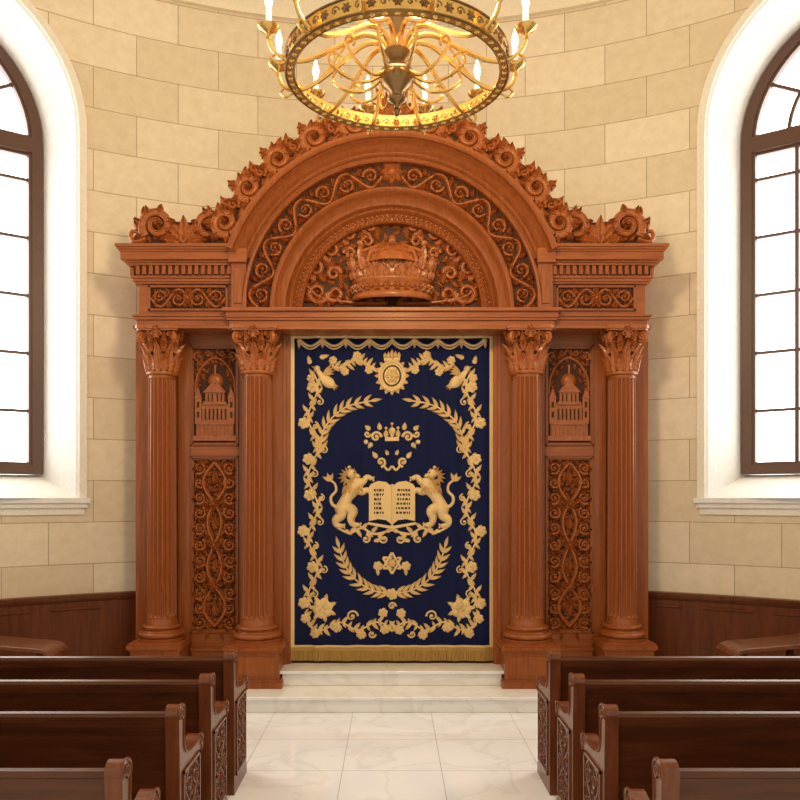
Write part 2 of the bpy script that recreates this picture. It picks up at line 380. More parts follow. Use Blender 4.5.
# ------------------------------------------------ ark
wd=[M_ark,M_arkH,M_carve,M_shade]
YB=7.97
body=MB()
box(body,-2.54,2.54,YB,8.28,.15,4.35,0)
box(body,-1.62,1.62,YB-.02,8.28,4.3,5.0,0)
def layers(mb,x0,x1,yf,yb,L,mi=1,inner=None):
    for z0,z1,p in L:
        a=x0-p if inner!='l' else x0; b=x1+p if inner!='r' else x1
        box(mb,a,b,yf-p,yb,z0,z1,mi)
det=MB()
KF=7.52/F
for s in(-1,1):
    def bx(px0,px1,dx,y0,y1,z0,z1,mi,mb=body):
        a=s*abs(PX(px0,dx)); b=s*abs(PX(px1,dx)); box(mb,min(a,b),max(a,b),y0,y1,z0,z1,mi)
    bx(137,150,7.95,YB-.06,YB+.02,.15,3.65,0)
    bx(178,190,7.93,YB-.04,YB+.02,.15,3.65,0)
    bx(239,246,7.93,YB-.04,YB+.02,.15,3.65,0)
    bx(268,291,7.88,YB-.13,YB+.02,.15,3.65,0); bx(283,286,7.8,YB-.155,YB,.3,3.6,0)
    for p0,p1 in((328,345),(446,456),(633,660)):
        bx(190.2,238.8,7.93,YB-.036,YB+.02,PZ(p1,7.93),PZ(p0,7.93),1)
    bx(192,240,7.93,YB-.07,YB+.01,.16,.42,1); bx(191,241,7.93,YB-.085,YB+.01,.42,.45,1)
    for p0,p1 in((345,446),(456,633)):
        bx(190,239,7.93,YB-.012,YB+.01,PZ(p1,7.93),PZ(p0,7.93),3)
        for e in range(2):
            i=.4+e*1.6; y=YB-.050+e*.014; w=1.5
            for (a,b,c,d_) in((190+i,239-i,p0+i,p0+i+w),(190+i,239-i,p1-i-w,p1-i),(190+i,190+i+w,p0+i,p1-i),(239-i-w,239-i,p0+i,p1-i)):
                bx(a,b,7.93,y,YB,PZ(d_,7.93),PZ(c,7.93),0)
    M=pm(YB-.014,s)
    def fl(p): return [(x,-y) for x,y in p]
    def rc(x0,x1,y0,y1,h,mi=2): rectM(det,M,x0,x1,-y1,-y0,0,h,mi)
    # --- upper panel: temple relief
    filler(det,M,196,234,-395,-350,4.4,6.5,1.8,2,lambda u,v:abs(u-215.5)>6+(-v-366)*.4 or -v<362)
    rc(197,234,424,440,2.8); rc(194,237,436,441,4.2)
    rc(201,230,404,424,2.3); rc(206,225,392,404,3.0); rc(204,227,402,405,4.2); rc(199,232,422,425,4.2)
    polyM(det,M,fl([(204,393),(215.5,380),(227,393)]),0,4.4,2)
    dome(det,M,215.5,-381,8,5,2,12,3); rc(214.6,216.4,366,376,2.5); dome(det,M,215.5,-366,1.8,2.5,2)
    for x in(199,232): rc(x-3.2,x+3.2,398,424,3.6); polyM(det,M,fl([(x-3.8,399),(x,388),(x+3.8,399)]),0,4.2,2)
    for x in range(200,233,4): rc(x-.7,x+.7,426,436,4.2)
    for x in range(202,231,4): rc(x-.9,x+.9,409,420,2.45,3)
    for x in(209,213,218,222): rc(x-.7,x+.7,394,402,3.15,3)
    for x in(199,232): rc(x-1.2,x+1.2,402,408,3.75,3); rc(x-1.2,x+1.2,412,418,3.75,3)
    tube(det,M,fl(spl([(196,395),(197,378),(205,364),(215.5,358),(226,364),(234,378),(235,395)])),1.4,2,1.7)
    for sx in(-1,1):
        m_=(lambda sx:(lambda u,v,h:M(215.5+sx*u,v,h)))(sx)
        spiral(det,m_,17,-356,4.8,-pi/2,1,1.3,1.4,2,1.8,3,4); spiral(det,m_,7,-353,3.4,pi,1,1.2,1.2,2,1.8,2,4)
        for q in range(6): leaf(det,m_,20.5-q*1.2*(q>1),-(392-q*6.5),1.9+.1*q,6,3.2,2.2,2,bend=-.6)
    # --- lower panel: dense interlaced scrollwork
    filler(det,M,193.5,236.5,-631,-458,3.9,6.5,2.0,2)
    N=60
    for ph in(0,pi):
        pts=[(215+12*sin(2*pi*t/30+ph)*(.75+.25*cos(2*pi*t/60)),-(463+163*t/60)) for t in range(N+1)]
        tube(det,M,pts,1.9,2,1.9,.8 if ph else 0)
    for sx in(-1,1):
        m_=(lambda sx:(lambda u,v,h:M(215+sx*u,v,h)))(sx)
        for cy,dr in((468,-1),(483,1),(498,-1),(513,1),(528,-1),(545,1),(561,-1),(577,1),(593,-1),(608,1),(622,-1)):
            spiral(det,m_,15,-cy,6.4,pi*.5*dr+.5,dr,1.5,1.6,2,1.8,4,6,hb=.6)
        for cy in(476,505,536,569,600,628):
            leaf(det,m_,4,-cy,.5,13,5.5,3.6,2,bend=.9,lobes=3,hb=.5); leaf(det,m_,4,-cy-3,-.6,11,5,3.6,2,bend=-.9,lobes=3,hb=.5)
    for cy in(504,545,586): rosette(det,M,215,-cy,7,4.4,2,8,hb=1)
    for cy in(478,524,566,610):
        leaf(det,M,215,-cy-6,pi/2,15,8,4.4,2,lobes=4,rows=9); leaf(det,M,215,-cy+4,-pi/2,11,7,4,2,lobes=3)
    # --- wing entablature
    xo,xi=2.50,abs(PX(232,7.55))
    x0,x1=(-xo,-xi) if s<0 else (xi,xo)
    inn='r' if s<0 else 'l'
    zz=lambda p:PZ(p,7.6)
    layers(body,x0,x1,7.64,8.2,[(zz(328),zz(325),.03),(zz(325),zz(319),.0),(zz(319),zz(316),.02),(zz(316),zz(314),.035),
        (zz(314),zz(283),-.015),(zz(283),zz(281),.015),(zz(281),zz(278),.03),(zz(278),zz(275.5),.045),(zz(275.5),zz(266),.02),(zz(266),zz(263.5),.07),
        (zz(263.5),zz(261.5),.085),(zz(261.5),zz(254),.12),(zz(254),zz(252),.13),(zz(252),zz(250),.145),(zz(250),zz(247),.16)],1,inn)
    nd=15
    for i in range(nd):
        xx=x0+(x1-x0)*(i+.5)/nd; box(body,xx-.018,xx+.018,7.64-.075,7.64,zz(275),zz(266.5),0)
    for i in range(7):
        yy=7.62+.06*i+.0; xx=s*xo; box(body,min(xx,xx+s*.06),max(xx,xx+s*.06),yy,yy+.032,zz(275),zz(266.5),0)
    yf=7.655; Mf=pm(yf,s)
    for (a,b,c,d_) in((149,228,286,288),(149,228,309,311),(149,151,286,311),(226,228,286,311)): rectM(body,Mf,a,b,-d_,-c,0,2.4,0)
    rectM(body,Mf,151,226,-309,-288,0,.3,3)
    for q in(-1,1):
        mq=(lambda q:(lambda u,v,h:Mf(188.5+q*u,v-298.5,h+.3)))(q)
        rinceau(det,mq,37,10.5,2,1.5,2,1.7)
    rosette(det,(lambda u,v,h:Mf(188.5+u,v-298.5,h)),0,0,7.5,4,2,8)
    bx(231,246,7.52,7.53,8.1,PZ(308,7.52),PZ(251,7.52),0); bx(229,247,7.52,7.49,8.1,PZ(262,7.5),PZ(248,7.5),1)
    bx(234,242,7.52,7.515,7.6,PZ(303,7.52),PZ(268,7.52),0)
    # wing crest
    Mw=pm(7.66,s); W0=247.5
    mw=lambda u,v,h:Mw(130+u,v-W0,h)
    back=[(6,0),(6,8),(10,22),(18,34),(32,36),(44,29),(56,28),(66,28),(74,35),(88,35),(98,28),(104,20),(108,0)]
    polyM(det,mw,[(x,y*.9) for x,y in back],-4,0,3)
    tube(det,mw,[(0,1.8),(108,1.8)],2,2,1.4)
    filler(det,mw,8,104,4,26,8,10,2.2,2)
    volute(det,mw,28,21.5,16.5,-pi*.75,-1,1.6,4.6,2,1,6,12)
    volute(det,mw,79,20.5,15.5,-pi*.25,1,1.6,4.6,2,1,6,12)
    tube(det,mw,spl([(17,8),(6,5),(1,10),(3,16),(8,14)]),lerpr(3,1.5,25),2,1.4,1)
    tube(det,mw,spl([(90,8),(100,5),(106,10),(103,15)]),lerpr(3,1.5,19),2,1.4,1)
    for a_,x,y,L,b_ in((1.57,54,4,28,0),(1.95,52,6,27,.9),(1.2,56,6,27,-.9),(2.4,50,4,22,1.2),(.74,58,4,22,-1.2),(2.3,46,10,20,.9),(.9,62,10,20,-.9),(2.6,14,16,17,-.9),(2.2,17,28,13,-.8),(1.6,30,34,9,-.6),(.6,94,16,16,.9),(1.5,80,33,9,.5),(.9,92,26,12,.7),(2.8,46,3,16,-.5),(.3,62,3,16,.5)):
        leaf(det,mw,x,y,a_,L,L*.42+3,4.5,2,bend=b_,lobes=4,hb=1,rows=9)
# --- central beam
layers(body,-1.56,1.56,7.60,8.1,[(PZ(329,7.56),PZ(326,7.56),.03),(PZ(326,7.56),PZ(320,7.56),.02),(PZ(320,7.56),PZ(317.5,7.56),.04),(PZ(317.5,7.56),PZ(311.5,7.56),.05),(PZ(311.5,7.56),PZ(308,7.56),.08)],1)
ZC=H+(HY-308)*KF
def arcsweep(mb,prof,a0,a1,n,mi,cap=True):
    k=len(prof); vs=[]
    for i in range(n+1):
        a=a0+(a1-a0)*i/n
        for r,y in prof: vs.append((r*KF*cos(a),y,ZC+r*KF*sin(a)))
    mb.add(vs,[(i*k+j,i*k+j+1,(i+1)*k+j+1,(i+1)*k+j) for i in range(n) for j in range(k-1)]+[tuple(range(k)),tuple(range(n*k,n*k+k))],mi)
arcsweep(body,[(92,7.9),(92,7.72),(93.5,7.70),(95,7.715),(101,7.715),(102,7.69),(104,7.665),(106,7.68),(107,7.70),(109,7.66),(113,7.645),(116,7.61),(118,7.575),(119,7.555),(121,7.54),(123,7.555),(123.5,7.615),(147,7.615),(147.2,7.53),(149,7.51),(151,7.53),(151,7.9)],0,pi,96,0)
arcsweep(body,[(150,8.1),(150,7.56),(153,7.56),(154,7.54),(156,7.525),(158,7.54),(159,7.56),(162,7.525),(165,7.475),(166,7.44),(167,7.46),(168,7.425),(170,7.41),(173,7.41),(174.5,7.44),(174.5,8.1)],radians(19.5),radians(160.5),96,0)
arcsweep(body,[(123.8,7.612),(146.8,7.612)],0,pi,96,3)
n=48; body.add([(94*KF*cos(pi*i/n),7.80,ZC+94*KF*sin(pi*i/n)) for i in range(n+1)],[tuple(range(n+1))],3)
body.add([(160*KF*cos(pi*i/n),8.1,ZC+160*KF*sin(pi*i/n)) for i in range(n+1)],[tuple(range(n+1))],0)
def pa(y,r0,s=1):
    def M(u,v,h):
        a=pi-u/r0; r=(r0+v)*KF
        return (s*r*cos(a),y-h*KF,ZC+r*sin(a))
    return M
for s in(-1,1):
    Ma=pa(7.612,135,-s)
    rinceau(det,(lambda u,v,h:Ma(u+2,v,h)),135*pi/2-12,12.2,8,1.9,2,1.9)
    Mb_=pa(7.715,98,s)
    for i in range(30):
        u=98*pi/2*(i+.5)/30
        leaf(det,Mb_,u-2,-2.5,.5,6.5,4.4,2.2,2,bend=.8); leaf(det,Mb_,u-1,3,-.6,5,3,1.8,2)
    # crest: running acanthus volutes
    Mc=pa(7.58,174,s); U0=174*radians(21)
    UL=174*pi/2-U0
    nb=5; cell=(UL-16)/nb
    filler(det,Mc,U0,U0+UL,3,20,7,10,2.4,2)
    for i in range(nb):
        uc=U0+cell*(i+.5)
        volute(det,Mc,uc,15,13,-pi*.75,-1,1.5,4.2,2,1,6,12)
        tube(det,Mc,spl([(uc-8,5),(uc+4,1.5),(uc+cell*.5,6),(uc+cell*.62,13)]),lerpr(3.6,2.4,19),2,1.3,.6)
        spiral(det,Mc,uc+cell*.47,17,6.5,-pi/2,1,1.3,2.6,2,1.5,4,7,hb=1)
        leaf(det,Mc,uc+cell*.42,18,pi/2+.35,15,10,4.5,2,bend=-.9,lobes=4,hb=1,rows=9)
        leaf(det,Mc,uc-3,25,pi/2+.9,12,9,4.5,2,bend=-1.0,lobes=3,hb=1)
        leaf(det,Mc,uc+6,23,pi/2-.2,11,9,4.5,2,bend=-.9,lobes=3,hb=1)
        leaf(det,Mc,uc+cell*.3,3,.6,14,8,4,2,bend=-.6,lobes=3,hb=1)
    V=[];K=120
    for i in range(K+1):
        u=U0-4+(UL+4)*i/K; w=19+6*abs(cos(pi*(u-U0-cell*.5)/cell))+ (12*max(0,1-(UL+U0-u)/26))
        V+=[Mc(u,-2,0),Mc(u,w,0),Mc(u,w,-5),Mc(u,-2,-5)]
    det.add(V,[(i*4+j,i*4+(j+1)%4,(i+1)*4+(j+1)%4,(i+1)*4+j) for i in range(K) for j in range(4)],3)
    for q,(L,a) in enumerate(((42,pi/2+.1),(37,pi/2-.35),(30,pi/2-.75),(22,pi/2-1.15))):
        leaf(det,Mc,174*pi/2-3,8,a,L,13,5,2,bend=.25,lobes=4,hb=2,rows=9)
    volute(det,Mc,174*pi/2-18,17,11,-pi*.25,1,1.5,3.8,2,1,5,11)
Me=pm(7.612); 
rosette(det,Me,392,-173,13,4.5,2,8); dome(det,Me,392,-173,5,7,2)
for s in(-1,1):
    Mt0=pm(7.80,s); Mt=lambda u,v,h:Mt0(CX-0+u,v-308,h)
    filler(det,Mt,2,90,3,92,7.5,10,2.2,2,lambda u,v:u*u+v*v<87**2)
    tube(det,Mt,spl([(6,4),(40,5),(70,10),(84,22),(84,40),(72,60),(52,76),(26,86),(4,90)]),2.1,2,1.8)
    for cx,cy,r,a0,dr in((74,15,12,pi,1),(57,14,9,0,-1),(76,39,11,-pi/2,1),(61,57,11,-pi/2,1),(43,73,10,-pi/2,1),(22,81,9,-pi/2,1),(58,34,7.5,pi,-1),(42,54,6.5,0,1),(24,66,6,0,1)):
        volute(det,Mt,cx,cy,r,a0,dr,1.4,2.8,2,.8,4,r*.8)
    for x,y,a in((66,26,.6),(70,48,1.1),(54,62,1.9),(36,76,2.3),(16,86,2.6),(50,24,1.2),(64,40,2.4),(84,10,1.7),(48,4,.4),(68,4,.3),(30,66,1.5),(14,70,1.3)):
        leaf(det,Mt,x,y,a,14,8,4.6,2,bend=.7,lobes=3)
det.obj('carved_ornament',wd,ark,smooth=45)
body.obj('cabinet_body',wd,ark,smooth=30,bevel=.004)
# crown
cr=MB(); cy_=7.76
def cz(p): return PZ(p,7.55)
prof=[(.38,cz(297)),(.395,cz(296)),(.40,cz(293)),(.385,cz(291)),(.37,cz(290)),(.375,cz(281)),(.40,cz(279)),(.405,cz(277)),(.385,cz(275)),(.39,cz(268)),(.41,cz(262)),(.40,cz(261)),(.30,cz(266)),(0,cz(262))]
lathe(cr,0,cy_,prof,48,0,pi,2*pi,.62)
def crm(a0,rb,z0,k):
    def M(u,v,h):
        a=a0+u*k/rb; r=rb+h*k+v*k*.16; return (r*cos(a),cy_+.62*r*sin(a),z0+v*k)
    return M
for i in range(9):
    a=pi+pi*i/8
    m_=crm(a,.395,cz(268),.0098); big=i%2==0
    if big:
        leaf(cr,m_,0,0,pi/2,24,9,4,0,lobes=2,rows=9); dome(cr,m_,0,25,3.2,4,0,8,2)
        for q in(-1,1): leaf(cr,m_,0,12,pi/2-q*.7,10,6,4,0,bend=-q*.9); spiral(cr,m_,q*5.5,6,4,-pi/2,q,1.2,1.4,0,1.5)
    else:
        leaf(cr,m_,0,0,pi/2,15,9,4,0,lobes=2); dome(cr,m_,0,16,2.4,3.4,0,8,2)
for i in range(12):
    a=pi+pi*(i+.5)/12
    rosette(cr,crm(a,.382,cz(285.5),.0098),0,0,4.8,3,0,6); dome(cr,crm(a+pi/24,.382,cz(285.5),.0098),0,0,1.8,3,0,6,2)
    leaf(cr,crm(a,.39,cz(275),.0098),0,-1,pi/2,9,8,3,0,lobes=2)
for i in range(0,9,2):
    a=pi+pi*(i+1)/10
    pts=[(.40*cos(a)*(cos(t)),cy_+.25*sin(a)*cos(t),cz(262)+.22*sin(t)) for t in [j*pi/2/8 for j in range(9)]]
    tube3(cr,pts,.026,0,6)
lathe(cr,0,cy_-.03,[(.0,cz(236)),(.12,cz(240)),(.24,cz(250)),(.3,cz(262))],24,0,pi,2*pi)
lathe(cr,0,cy_,[(0,cz(228)),(.03,cz(229)),(.045,cz(234)),(.03,cz(238)),(.02,cz(241))],12)
cr.obj('carved_crown',[M_carve],ark,smooth=50)
# --- columns
def column(cx,cy,r,name,front):
    mb=MB(); z0=.15; zp=.56; zb=.75; zs=3.20; zt=PZ(328,cy-.05)
    hp=r*1.62
    for za,zb_,p in((z0,z0+.06,.03),(z0+.06,z0+.08,.018),(z0+.08,zp-.07,0),(zp-.07,zp-.05,.014),(zp-.05,zp-.02,.03),(zp-.02,zp,.02)):
        box(mb,cx-hp-p,cx+hp+p,cy-hp-p,min(YB-.05,cy+hp+p),za,zb_,0)
    a_=.07; box(mb,cx-hp+a_*.6,cx+hp-a_*.6,cy-hp-.008,cy-hp,z0+.12,zp-.11,0)
    pr=[(r*1.5,zp),(r*1.5,zp+.035),(r*1.46,zp+.036)]
    for i in range(7): t=-pi/2+pi*i/6; pr.append((r*1.36+.028*cos(t),zp+.064+.028*sin(t)))
    pr+=[(r*1.25,zp+.095),(r*1.18,zp+.108),(r*1.2,zp+.12)]
    for i in range(6): t=-pi/2+pi*i/5; pr.append((r*1.17+.018*cos(t),zp+.138+.018*sin(t)))
    pr+=[(r*1.08,zp+.16),(r*1.04,zb),(r,zb+.03)]
    lathe(mb,cx,cy,pr,40,3)
    nf=20; pat=[0,0,.62,.92,1,.92,.62,0]
    rows=[zb+.02,zb+.045,zb+.06,zb+.08]+[zb+.08+(zs-zb-.16)*i/6 for i in range(1,7)]+[zs-.06,zs-.045,zs-.02]
    nr=len(rows)
    def fl_(a,k,j):
        e=0 if k in(0,1,nr-1,nr-2) else (.6 if k in(2,nr-3) else 1)
        return 1-.17*pat[j%8]*e
    lathe(mb,cx,cy,[(r*(1-.1*(z-zb)/(zs-zb)),z) for z in rows],nf*8,3,flute=fl_)
    rt=r*.92
    lathe(mb,cx,cy,[(rt,zs-.02),(rt*1.12,zs-.012),(rt*1.15,zs),(rt*1.12,zs+.014),(rt*.98,zs+.02)],32,1)
    lathe(mb,cx,cy,[(rt*.98,zs+.02),(rt*.98,zs+.2),(rt*1.1,zs+.3),(rt*1.25,zt-.05),(rt*1.25,zt-.04)],32,2)
    hc=zt-zs
    def cm(a0):
        def M(u,v,h):
            q=v/hc; rb=rt*(1.0+.45*max(0,q-.3)**1.5)
            a=a0+u/rb; return (cx+(rb+h)*cos(a),cy+(rb+h)*sin(a),zs+.015+v)
        return M
    for i in range(8):
        a=2*pi*i/8+pi/8
        leaf(mb,cm(a),0,0,pi/2,hc*.38,rt*.84,.035,1,lobes=4,curl=.06,rows=14)
        leaf(mb,cm(a+pi/8),0,0,pi/2,hc*.64,rt*.80,.03,1,lobes=5,curl=.08,rows=16)
        leaf(mb,cm(a),0,hc*.42,pi/2,hc*.44,rt*.6,.035,1,lobes=4,curl=.05,rows=12)
        for q in(-1,1):
            leaf(mb,cm(a+pi/8),q*rt*.15,hc*.5,pi/2-q*.5,hc*.36,rt*.3,.04,1,bend=-q*.9,curl=.05)
            Mq=cm(a+q*.26)
            spiral(mb,Mq,0,hc*.78,.036,-pi/2,q,1.3,.014,1,1.5,hb=.03)
    for i in range(4):
        a=pi/4+i*pi/2; dx,dy=cos(a),sin(a)
        pts=[];rad=[]
        for j in range(26):
            t=j/25
            if t<.35:
                q=t/.35; rr=rt*(1.15+.4*q*q); z=zs+hc*(.55+.31*q); pts.append((cx+dx*rr,cy+dy*rr,z)); rad.append(.016)
            else:
                q=(t-.35)/.65; b=pi/2-q*2*pi*1.4; ro=.055*(1-.75*q); pts.append((cx+dx*(rt*1.55+ro*cos(b)),cy+dy*(rt*1.55+ro*cos(b)),zs+hc*.86-.055+ro*sin(b))); rad.append(.022)
        tube3(mb,pts,rad,1,6)
    ab=[];
    for i in range(4):
        a=pi/4+i*pi/2; R1=r*1.88
        for q in(-.08,.08): ab.append((cx+R1*cos(a+q),cy+R1*sin(a+q)))
        b=a+pi/4
        for q in(-.35,0,.35): ab.append((cx+r*(1.32+.1*abs(q)/.35)*cos(b+q),cy+r*(1.32+.1*abs(q)/.35)*sin(b+q)))
    for za,zb_,sc in((zt-.05,zt-.03,.95),(zt-.032,zt,1.)):
        V=[(cx+(x-cx)*sc,cy+(y-cy)*sc,z) for z in(za,zb_) for x,y in ab]; n=len(ab)
        mb.add(V,[tuple(range(n)),tuple(range(n,2*n))]+[(i,(i+1)%n,n+(i+1)%n,n+i) for i in range(n)],1)
    for i in range(4):
        b=i*pi/2; Mx=lambda u,v,h,b=b:(cx+(r*1.32+h)*cos(b)-u*sin(b),cy+(r*1.32+h)*sin(b)+u*cos(b),zt-.035+v)
        rosette(mb,Mx,0,0,.04,.02,1,5)
    mb.obj(name,[M_ark,M_carve,M_shade,M_col],ark,smooth=35)
for s in(-1,1):
    column(s*1.336,7.72,.157,'inner_column',1)
    column(s*2.295,7.78,.147,'outer_column',0)
# ------------------------------------------------ curtain
cur=empty('torah_ark_curtain')
YCU=7.885; kc=YCU/F
def fold(x): return YCU-.010*sin(x*23)-.006*sin(x*41+1)-.005*sin(x*9)
mb=MB(); NX,NZ=200,14; x0,x1=PX(290.5,YCU),PX(493.5,YCU); z0,z1=PZ(656,YCU),PZ(331,YCU)
vs=[]
for j in range(NZ+1):
    for i in range(NX+1):
        x=x0+(x1-x0)*i/NX; vs.append((x,fold(x),z0+(z1-z0)*j/NZ))
mb.add(vs,[(j*(NX+1)+i,j*(NX+1)+i+1,(j+1)*(NX+1)+i+1,(j+1)*(NX+1)+i) for j in range(NZ) for i in range(NX)],0)
o=mb.obj('velvet_cloth',[M_navy],cur); sm=o.modifiers.new('th','SOLIDIFY'); sm.thickness=.01; sm.offset=0
em=MB()
def MC(u,v,h):
    x=(u-CX)*kc; return (x,fold(x)-.007-h*kc*.8,H+(HY+v)*kc)
MR=lambda u,v,h:MC(2*392-u,v,h)
def fl(p): return [(x,-y) for x,y in p]
for u0,u1 in((291,294.5),(489.5,493)): 
    rectM(em,MC,u0,u1,-650,-338,0,.6)
for yy in(336,645):
    for i in range(40): rectM(em,MC,291+i*5.05,291+(i+1)*5.05,-(yy+2.5),-yy,0,.6)
def branch(M,pts,Ll,n,W,mi=0):
    P=spl(pts,8); tube(em,M,fl(P),.8,mi,.8)
    for q in range(n):
        i=int((q+.5)/n*(len(P)-2)); x,y=P[i]; tx,ty=P[i+1][0]-x,-(P[i+1][1]-y); a=atan2(ty,tx)
        l=Ll*(1-.3*abs(q/n-.4))
        leaf(em,M,x,-y,a+.85,l,W,1.5,mi,bend=-.4,rows=6)
        leaf(em,M,x,-y,a-.85,l,W,1.5,mi,bend=.4,rows=6)
    x,y=P[-1]; leaf(em,M,x,-y,a,Ll*.9,W,1.5,mi,rows=5)
for M in(MC,MR):
    branch(M,[(321,450),(323,432),(333,417),(349,406),(371,401)],13,10,3.8)
    branch(M,[(388,593),(372,590),(356,580),(345,565),(339,547)],13,10,3.8)
    P=[(313+5*sin((y-372)/30*pi),y) for y in range(372,612,3)]
    tube(em,M,fl(P),.9,0,.9)
    for q,y in enumerate(range(376,610,6)):
        x=313+5*sin((y-372)/30*pi); sg=1 if q%2 else -1
        leaf(em,M,x,-y,(pi/2-sg*1.0),10,4.2,1.4,0,bend=sg*.6,lobes=3,rows=7)
        if q%4==0: spiral(em,M,x-sg*6,-y-2,4,pi/2,sg,1.2,.8,0,.9,core=True)
        if q%6==2: rose(em,M,x+sg*5.5,-y+1,6,1.8,0)
        else: leaf(em,M,x,-y,(-pi/2+sg*1.0),7.5,3.4,1.3,0,bend=-sg*.4,rows=5)
    P=[(330+i*2,364+4*sin(i/23*2.5*pi)) for i in range(23)]
    tube(em,M,fl(P),.9,0,.9)
    for i in range(1,23,2):
        x,y=P[i]; sg=1 if (i//2)%2 else -1
        leaf(em,M,x,-y,sg*1.0+.1,9,4,1.3,0,bend=-sg*.3,lobes=2,rows=5); leaf(em,M,x,-y,-sg*.9,6,3,1.2,0,rows=4)
        if i%6==1: rose(em,M,x+1,-y-sg*5,4.4,1.6,0)
    # bird in the upper corner
    tube(em,M,fl(spl([(334,386),(328,382),(322,376),(317,370)],4)),[2,3.5,4.6,5.2,5.4,5.2,4.8,4,3.4,3,2.6,2.2,2],0,.5)
    dome(em,M,317,-369,3.4,2.6,0,10,2); leaf(em,M,315,-368,2.7,4,1.6,1.2)
    for q in range(4): leaf(em,M,324,-375,.9-.28*q+.3,14-q,3.6,2,0,bend=-.5,hb=1.2,rows=5)
    for q in range(3): leaf(em,M,331,-383,-.5-.3*q,9,3,1.6,0,rows=5)
    leaf(em,M,310,-364,1.8,9,5,1.3,0,lobes=2); leaf(em,M,320,-358,.3,10,5,1.3,0,lobes=2); rose(em,M,311,-378,4.5,1.6)
    for a in range(7): leaf(em,M,323+6*cos(a*.9+.4),-608+6*sin(a*.9+.4),a*.9+.4,9,5,1.3,0,lobes=2)
    rose(em,M,323,-608,10.5,2.6)
    P=spl([(305,612),(309,624),(322,630),(340,622),(358,630),(376,622),(391,628)],6)
    tube(em,M,fl(P),.9,0,.9)
    for i in range(1,len(P)-1,2):
        x,y=P[i]; sg=1 if (i//2)%2 else -1
        leaf(em,M,x,-y,sg*1.1,9,4.2,1.3,0,bend=-sg*.4,lobes=2,rows=5); leaf(em,M,x,-y,-sg*1.0,6,3,1.2,0,rows=4)
        if i%8==1: rose(em,M,x,-y+sg*5,5,1.8,0)
    spiral(em,M,352,-616,6,0,1,1.3,1.1,0,.9); spiral(em,M,372,-634,4,0,-1,1.3,1,0,.9)
    for i in range(4):
        a=299+i*23.5
        for dy,th in((0,1.3),(3,.8)):
            tube(em,M,fl([(a+23.5*t/8,339+dy+7*sin(pi*t/8)) for t in range(9)]),th,0,.9)
        dome(em,M,a,-341,2.4,2); leaf(em,M,a,-342,-pi/2,7,3.4,1.4)
    spiral(em,M,376,-437,5.5,0,1,1.4,1.5,0,1); spiral(em,M,367.5,-434,3.6,0,-1,1.2,1.2,0,1); leaf(em,M,372,-443,-2.2,7,5,1.6); leaf(em,M,380,-430,1.7,8,5,1.6); dome(em,M,366,-442,2.4,1.6)
    leaf(em,M,370,-430,2.4,7,5,1.5)
    spiral(em,M,381,-462,5,-pi/2,1,1.3,1.4,0,1); leaf(em,M,377,-458,2.2,8,5,1.4)
    leaf(em,M,388,-455,2.0,6,4,1.4); tube(em,M,fl(spl([(384,466),(388,470),(392,466)])),1.2,0,.9)
    tube(em,M,fl(spl([(338,528),(350,533),(362,528),(374,534),(392,530)])),1.2,0,.9)
    for x,y,a in((345,530,-.6),(351,532,.8),(357,530,-1),(362,529,.8),(367,531,-.8),(372,532,.8),(378,534,-.8),(386,532,.5),(340,528,2.6)): leaf(em,M,x,-y,a,9,4.4,1.4,0,lobes=2,rows=5)
    spiral(em,M,384,-539,5.5,pi/2,1,1.3,1.2,0,.9); spiral(em,M,366,-539,4.6,pi/2,-1,1.3,1.2,0,.9); leaf(em,M,374,-541,.2,9,4,1.4)
    # lion
    tube(em,M,fl(spl([(343,510),(345,502),(350,493),(356,485),(357,478)],4)),[8.2,8.2,7.8,6.8,6.2,5.8,5.8,6.0,6.6,7,7.4,7.6,7.6,7.4,7,6.4,6],0,.6)
    tube(em,M,fl(spl([(357,484),(363,482),(367,477),(372,479)],4)),lerpr(4,2.1,13),0,.9)
    tube(em,M,fl(spl([(356,489),(362,492),(367,490),(372,493)],4)),lerpr(4.2,2.2,13),0,.9)
    tube(em,M,fl(spl([(346,507),(353,511),(351,518),(353,524),(359,525)],4)),lerpr(6,2,17),0,.9)
    tube(em,M,fl(spl([(341,508),(341,515),(336,520),(337,525),(343,526)],4)),lerpr(6.4,2,17),0,.85)
    for x,y in((373,479),(373,493),(360,525),(344,526)):
        for q in(-1,0,1): dome(em,M,x+.5*abs(q),-y+q*1.5,1.3,1.8,0,6,2)
    tube(em,M,fl(spl([(338,508),(332,504),(331,497),(336,491),(335,484),(330,480)],4)),lerpr(1.8,1.1,21),0,.9)
    for a in(1.2,1.9,2.6): leaf(em,M,330,-481,a,9,4,1.8)
    for q in range(14):
        a=2*pi*q/14
        leaf(em,M,349+2.5*cos(a),-476+2.5*sin(a)-1,a,8.5 if cos(a)<.7 else 4,3.0,3.2,0,bend=.3,rows=4,hb=1.8)
    for q in range(7): leaf(em,M,346+q*1.8,-485,-2.0+q*.2,10,3.0,3.2,0,rows=4,hb=2.2)
    dome(em,M,352,-474,5,4.8,0,12,3,1.05,2.2); dome(em,M,357.5,-476,3.1,3.4,0,10,3,.8,2.2); dome(em,M,349.5,-467.5,2,3,0,8,2,1,2)
    leaf(em,M,356,-479.5,-.3,5,2,1.2,0,hb=2); dome(em,M,354.5,-472.5,1,1.4,1,6,2,1,5.4); dome(em,M,360,-475,1,1.2,1,6,2,1,4.2)
    # book page
    pg=fl([(391.2,486),(386,482),(378,481),(371,484),(369,487),(369,521),(378,519),(386,520),(391.2,524)])
    polyM(em,M,pg,0,2,0)
    polyM(em,M,fl([(389.5,489),(384,485.5),(378,485),(372,487.5),(372,517.5),(378,515.5),(386,516.5),(389.5,519)]),2,2.6,0)
